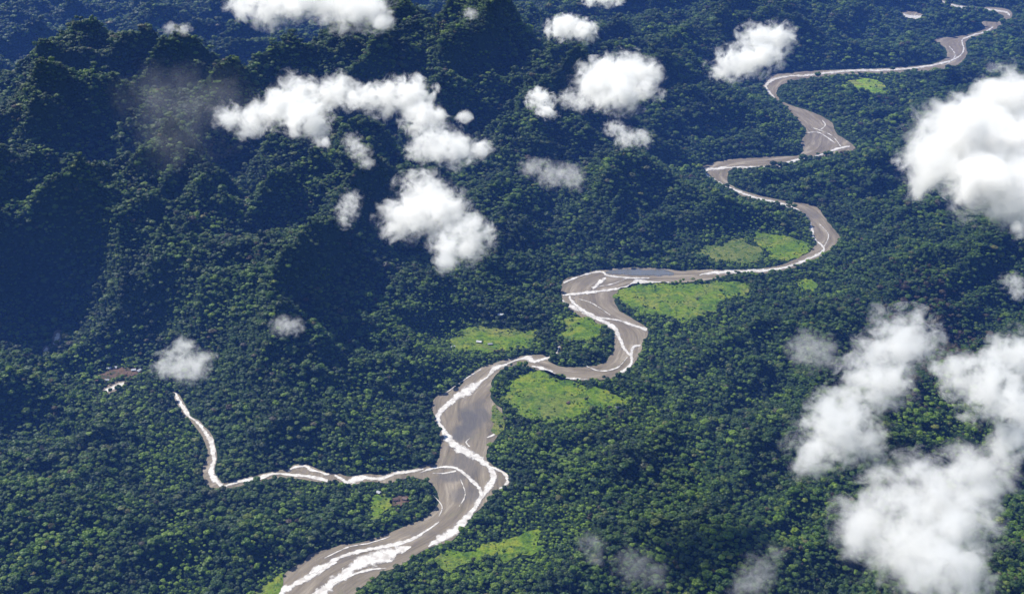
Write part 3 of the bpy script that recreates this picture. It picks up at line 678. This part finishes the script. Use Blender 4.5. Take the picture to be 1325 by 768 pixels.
# ------------------------------------------------------------------ clouds
def cloud_mat(name, blobs, D, scale, sq, erode=.62, gain=5.0, seed=0.0):
    m, nt, out = newmat(name); co = objco(nt)
    ad = N(nt, 'ShaderNodeVectorMath', operation='MULTIPLY'); nt.links.new(co, ad.inputs[0]); ad.inputs[1].default_value = (1, 1, 1/sq); pc = ad.outputs[0]
    # uneven the coordinates first, so the body is not a set of balls
    wn = N(nt, 'ShaderNodeTexNoise'); wn.inputs['Scale'].default_value = .55/scale; wn.inputs['Detail'].default_value = 1; nt.links.new(co, wn.inputs['Vector'])
    wv = N(nt, 'ShaderNodeVectorMath', operation='MULTIPLY_ADD'); nt.links.new(wn.outputs['Color'], wv.inputs[0]); wv.inputs[1].default_value = (scale*1.1,)*3; 
    wb_ = N(nt, 'ShaderNodeVectorMath', operation='ADD'); nt.links.new(pc, wb_.inputs[0]); wb_.inputs[1].default_value = (-scale*.55,)*3; nt.links.new(wb_.outputs[0], wv.inputs[2]); pc = wv.outputs[0]
    cur = None
    for (x, y, z_, r) in blobs:
        d = N(nt, 'ShaderNodeVectorMath', operation='DISTANCE'); nt.links.new(pc, d.inputs[0]); d.inputs[1].default_value = (x, y, z_/sq)
        ma = N(nt, 'ShaderNodeMath', operation='MULTIPLY_ADD'); nt.links.new(d.outputs['Value'], ma.inputs[0]); ma.inputs[1].default_value = -1/r; ma.inputs[2].default_value = 1
        if cur is None: cur = ma.outputs[0]
        else:
            s = N(nt, 'ShaderNodeMath', operation='SMOOTH_MAX'); nt.links.new(cur, s.inputs[0]); nt.links.new(ma.outputs[0], s.inputs[1]); s.inputs[2].default_value = .2; cur = s.outputs[0]
    of = N(nt, 'ShaderNodeVectorMath', operation='ADD'); nt.links.new(co, of.inputs[0]); of.inputs[1].default_value = (seed*91, seed*37, seed*13)
    nz = noise(nt, 2.0/scale, 7, .68, of.outputs[0], .5)
    e = N(nt, 'ShaderNodeMath', operation='MULTIPLY_ADD'); nt.links.new(nz, e.inputs[0]); e.inputs[1].default_value = -erode*5.4; nt.links.new(cur, e.inputs[2])
    e2 = N(nt, 'ShaderNodeMath', operation='ADD'); nt.links.new(e.outputs[0], e2.inputs[0]); e2.inputs[1].default_value = erode*2.7-.36
    g = N(nt, 'ShaderNodeMath', operation='MULTIPLY', use_clamp=True); nt.links.new(e2.outputs[0], g.inputs[0]); g.inputs[1].default_value = gain
    dd = N(nt, 'ShaderNodeMath', operation='MULTIPLY'); nt.links.new(g.outputs[0], dd.inputs[0]); dd.inputs[1].default_value = D
    # never any density on the hull itself
    fd = N(nt, 'ShaderNodeMath', operation='MULTIPLY', use_clamp=True); nt.links.new(cur, fd.inputs[0]); fd.inputs[1].default_value = 6
    d3 = N(nt, 'ShaderNodeMath', operation='MULTIPLY'); nt.links.new(dd.outputs[0], d3.inputs[0]); nt.links.new(fd.outputs[0], d3.inputs[1])
    vs = N(nt, 'ShaderNodeVolumePrincipled'); vs.inputs['Color'].default_value = (1, .995, .985, 1); vs.inputs['Anisotropy'].default_value = .35
    nt.links.new(d3.outputs[0], vs.inputs['Density']); nt.links.new(vs.outputs[0], out.inputs['Volume']); return m
def cloud(label, blobs, alt=1130, tau=4.4, erode=.58, gain=5.0, grow=1.66, thin=.8, name='cloud', sq=.8):
    B = []
    for u, v, r in blobs:
        k = pxm(u, v, alt); x, y = gp(u, v, alt); B.append([x, y, alt, r*k*grow])
    c = np.mean([b[:3] for b in B], 0)
    rm = max(b[3] for b in B)
    B = [(b[0]-c[0], b[1]-c[1], (random.uniform(-.15, .15))*b[3], b[3]) for b in B]
    bm = bmesh.new()
    for x, y, z_, r in B:
        ret = bmesh.ops.create_icosphere(bm, subdivisions=3, radius=r*1.0)
        for v in ret['verts']: v.co = Vector((v.co.x+x, v.co.y+y, v.co.z*sq+z_))
    me = bpy.data.meshes.new(name); bm.to_mesh(me); bm.free()
    o = bpy.data.objects.new(name, me); COL.objects.link(o); o.location = c
    mr = o.modifiers.new('r', 'REMESH'); mr.mode = 'VOXEL'; mr.voxel_size = max(4.0, rm/11)
    dg = bpy.context.evaluated_depsgraph_get(); dg.update()
    me2 = bpy.data.meshes.new_from_object(o.evaluated_get(dg)); o.modifiers.clear(); o.data = me2
    me2.materials.clear(); me2.materials.append(cloud_mat(name, B, tau/rm, rm*.62, sq, erode, gain*.45, random.random()*10))
    tag(o, label, 'cloud', 'small white clouds floating above the forest'); return o
CL = [
 ('broad white cloud cut by the top edge, left of the middle', [(318,-4,26),(350,4,30),(395,8,32),(440,6,34),(478,14,28),(498,24,16),(460,-26,40),(380,-26,40)], dict(alt=1180)),
 ('ragged white cloud with two bright heads, left end of the long cloud chain', [(292,152,18),(325,152,22),(360,140,24),(385,120,30),(400,160,28),(432,122,24),(415,182,14)], dict(alt=1180)),
 ('arched white cloud at the right end of the long cloud chain', [(468,134,20),(500,130,26),(528,128,28),(550,150,24),(560,182,24),(590,192,26),(618,186,17),(538,190,16),(600,152,11)], dict(alt=1180, erode=.56)),
 ('thin torn scrap of cloud below the gap in the long cloud chain', [(455,185,13),(466,196,12),(474,212,10)], dict(alt=1160, tau=1.1)),
 ('large white cloud with a ragged lower right edge, right of the left hill', [(545,252,28),(530,280,32),(570,276,36),(612,306,27),(585,322,26),(575,346,13)], dict(alt=1130)),
 ('small faint upright puff of cloud left of the large ragged cloud', [(455,258,12),(449,273,14),(444,288,8)], dict(alt=1130, tau=1.3)),
 ('bright domed cloud in the upper middle', [(790,100,30),(815,84,26),(770,112,28),(835,92,20),(800,125,28),(840,118,15)], dict(alt=1180)),
 ('little oval puff left of the bright domed cloud', [(700,130,15),(708,142,12)], dict(alt=1180)),
 ('wispy tail of cloud between the oval puff and the domed cloud', [(735,130,12),(750,134,12)], dict(alt=1180, tau=1.3)),
 ('flat scrap of cloud below the bright domed cloud', [(795,164,12),(812,176,14),(832,180,12)], dict(alt=1160, tau=1.8)),
 ('pale thin cloud above the hills in the middle of the view', [(690,214,14),(715,222,18),(740,228,18)], dict(alt=1130, tau=.9)),
 ('small flat bottomed cloud near the top edge in the middle', [(722,38,15),(738,32,18),(758,38,15)], dict(alt=1180)),
 ('sliver of cloud cut by the top edge above the flat bottomed cloud', [(765,-4,10),(785,-2,13),(800,-6,10)], dict(alt=1180)),
 ('two lobed white cloud left of the upper river bend', [(942,82,22),(968,76,25),(982,52,22),(1002,46,22),(990,76,20)], dict(alt=1160)),
 ('huge bright cloud cut by the right edge', [(1300,130,46),(1262,160,50),(1300,190,64),(1240,200,56),(1200,222,38),(1310,250,54),(1262,240,44)], dict(alt=1220, tau=10, erode=.42)),
 ('soft torn cloud in the lower right, upper left of the biggest one', [(1178,432,32),(1150,462,38),(1130,500,40),(1095,520,30),(1080,560,42),(1055,580,32),(1115,570,30)], dict(alt=1130, tau=3.6, erode=.56)),
 ('faint veil of cloud left of the soft torn cloud', [(1052,450,26),(1035,446,16),(1070,456,18)], dict(alt=1100, tau=.8)),
 ('faint small wisp above the soft torn cloud', [(1138,402,12),(1132,412,9)], dict(alt=1100, tau=.7)),
 ('cloud cut by the right edge in the lower half', [(1285,500,42),(1242,482,26),(1318,470,36),(1320,530,36)], dict(alt=1180, tau=4.2)),
 ('small faint puff at the right edge below the huge cloud', [(1312,368,14),(1320,378,10)], dict(alt=1160, tau=1.3)),
 ('biggest soft cloud in the bottom right corner', [(1205,640,48),(1240,675,52),(1185,700,62),(1120,670,42),(1265,615,38),(1300,590,30),(1325,570,24),(1220,745,52),(1095,690,26),(1150,640,32)], dict(alt=1130, tau=4.2, erode=.5)),
 ('thin drifting cloud at the bottom edge, left of the biggest one', [(985,735,22),(968,752,22),(1005,715,12)], dict(alt=1100, tau=.5)),
 ('very faint wisp above the bottom edge, right of the bright clearing', [(765,704,16),(772,722,12)], dict(alt=1100, tau=.35)),
 ('very faint spread out wisp at the bottom edge', [(820,732,24),(845,742,20)], dict(alt=1100, tau=.35)),
 ('small greyish cloud above the side stream valley', [(236,452,16),(240,470,22),(214,470,16),(262,462,13),(258,480,14)], dict(alt=1080, tau=1.5)),
 ('tiny faint puff right of the greyish cloud', [(365,420,13),(380,424,13)], dict(alt=1080, tau=.8)),
 ('broad transparent veil of cloud over the left mountains', [(200,110,44),(250,130,60),(215,180,50),(290,120,40)], dict(alt=1200, tau=.15, erode=.5, gain=2.5)),
 ('tiny pale scrap on the far ridge at the upper left', [(220,36,8),(238,38,9)], dict(alt=1130, tau=.8)),
 ('tiny pale dot of cloud above the far ridge', [(609,17,8)], dict(alt=1130, tau=1.1)),
]
import os
if not os.environ.get('NOCLOUD'):
    for lb, bl, kw in CL: cloud(lb, bl, **kw)

# ------------------------------------------------------------------ haze
m_haze, nt, out = newmat('haze')
hv = N(nt, 'ShaderNodeVolumePrincipled'); hv.inputs['Color'].default_value = (.12,.30,1.0,1); hv.inputs['Density'].default_value = .65e-4; hv.inputs['Anisotropy'].default_value = .15
nt.links.new(hv.outputs[0], out.inputs['Volume'])
if not os.environ.get('NOHAZE'):
    vs = []; fs = []; box(vs, fs, -42000, 42000, -40000, 50000, -1.0, 770.0)
    o = mesh_obj('haze', vs, fs, m_haze); tag(o, 'blue haze lying over the forest', kind='stuff')

# ------------------------------------------------------------------ light
SUN_EL, SUN_AZ = 43.0, -50.0          # azimuth from straight ahead, negative to the left
sl = bpy.data.lights.new('sun', 'SUN'); sl.energy = 5.0; sl.angle = R(.53); sl.color = (1, .96, .89)
so = bpy.data.objects.new('sun', sl); COL.objects.link(so)
az = R(SUN_AZ); el = R(SUN_EL); d = Vector((math.sin(az)*math.cos(el), math.cos(az)*math.cos(el), math.sin(el)))
so.rotation_euler = (-d).to_track_quat('-Z', 'Y').to_euler(); so.location = (0, 0, 3000)
w = bpy.data.worlds.new('World'); scene.world = w; w.use_nodes = True; nt = w.node_tree
bg = nt.nodes['Background']; sk = nt.nodes.new('ShaderNodeTexSky'); sk.sky_type = 'NISHITA'; sk.sun_disc = False
sk.sun_elevation = el; sk.sun_rotation = az; sk.altitude = 1000; nt.links.new(sk.outputs[0], bg.inputs[0]); bg.inputs[1].default_value = .085
vsn = scene.view_settings; vsn.view_transform = 'Standard'; vsn.look = 'None'; vsn.exposure = 0.66; vsn.gamma = 1
cy = scene.cycles
cy.max_bounces = 8; cy.diffuse_bounces = 2; cy.glossy_bounces = 2; cy.transmission_bounces = 2; cy.volume_bounces = 8; cy.transparent_max_bounces = 12
cy.volume_step_rate = .38; cy.volume_max_steps = 512; cy.use_denoising = True; cy.use_adaptive_sampling = True; cy.adaptive_threshold = .02
try: cy.denoiser = 'OPENIMAGEDENOISE'
except Exception: pass
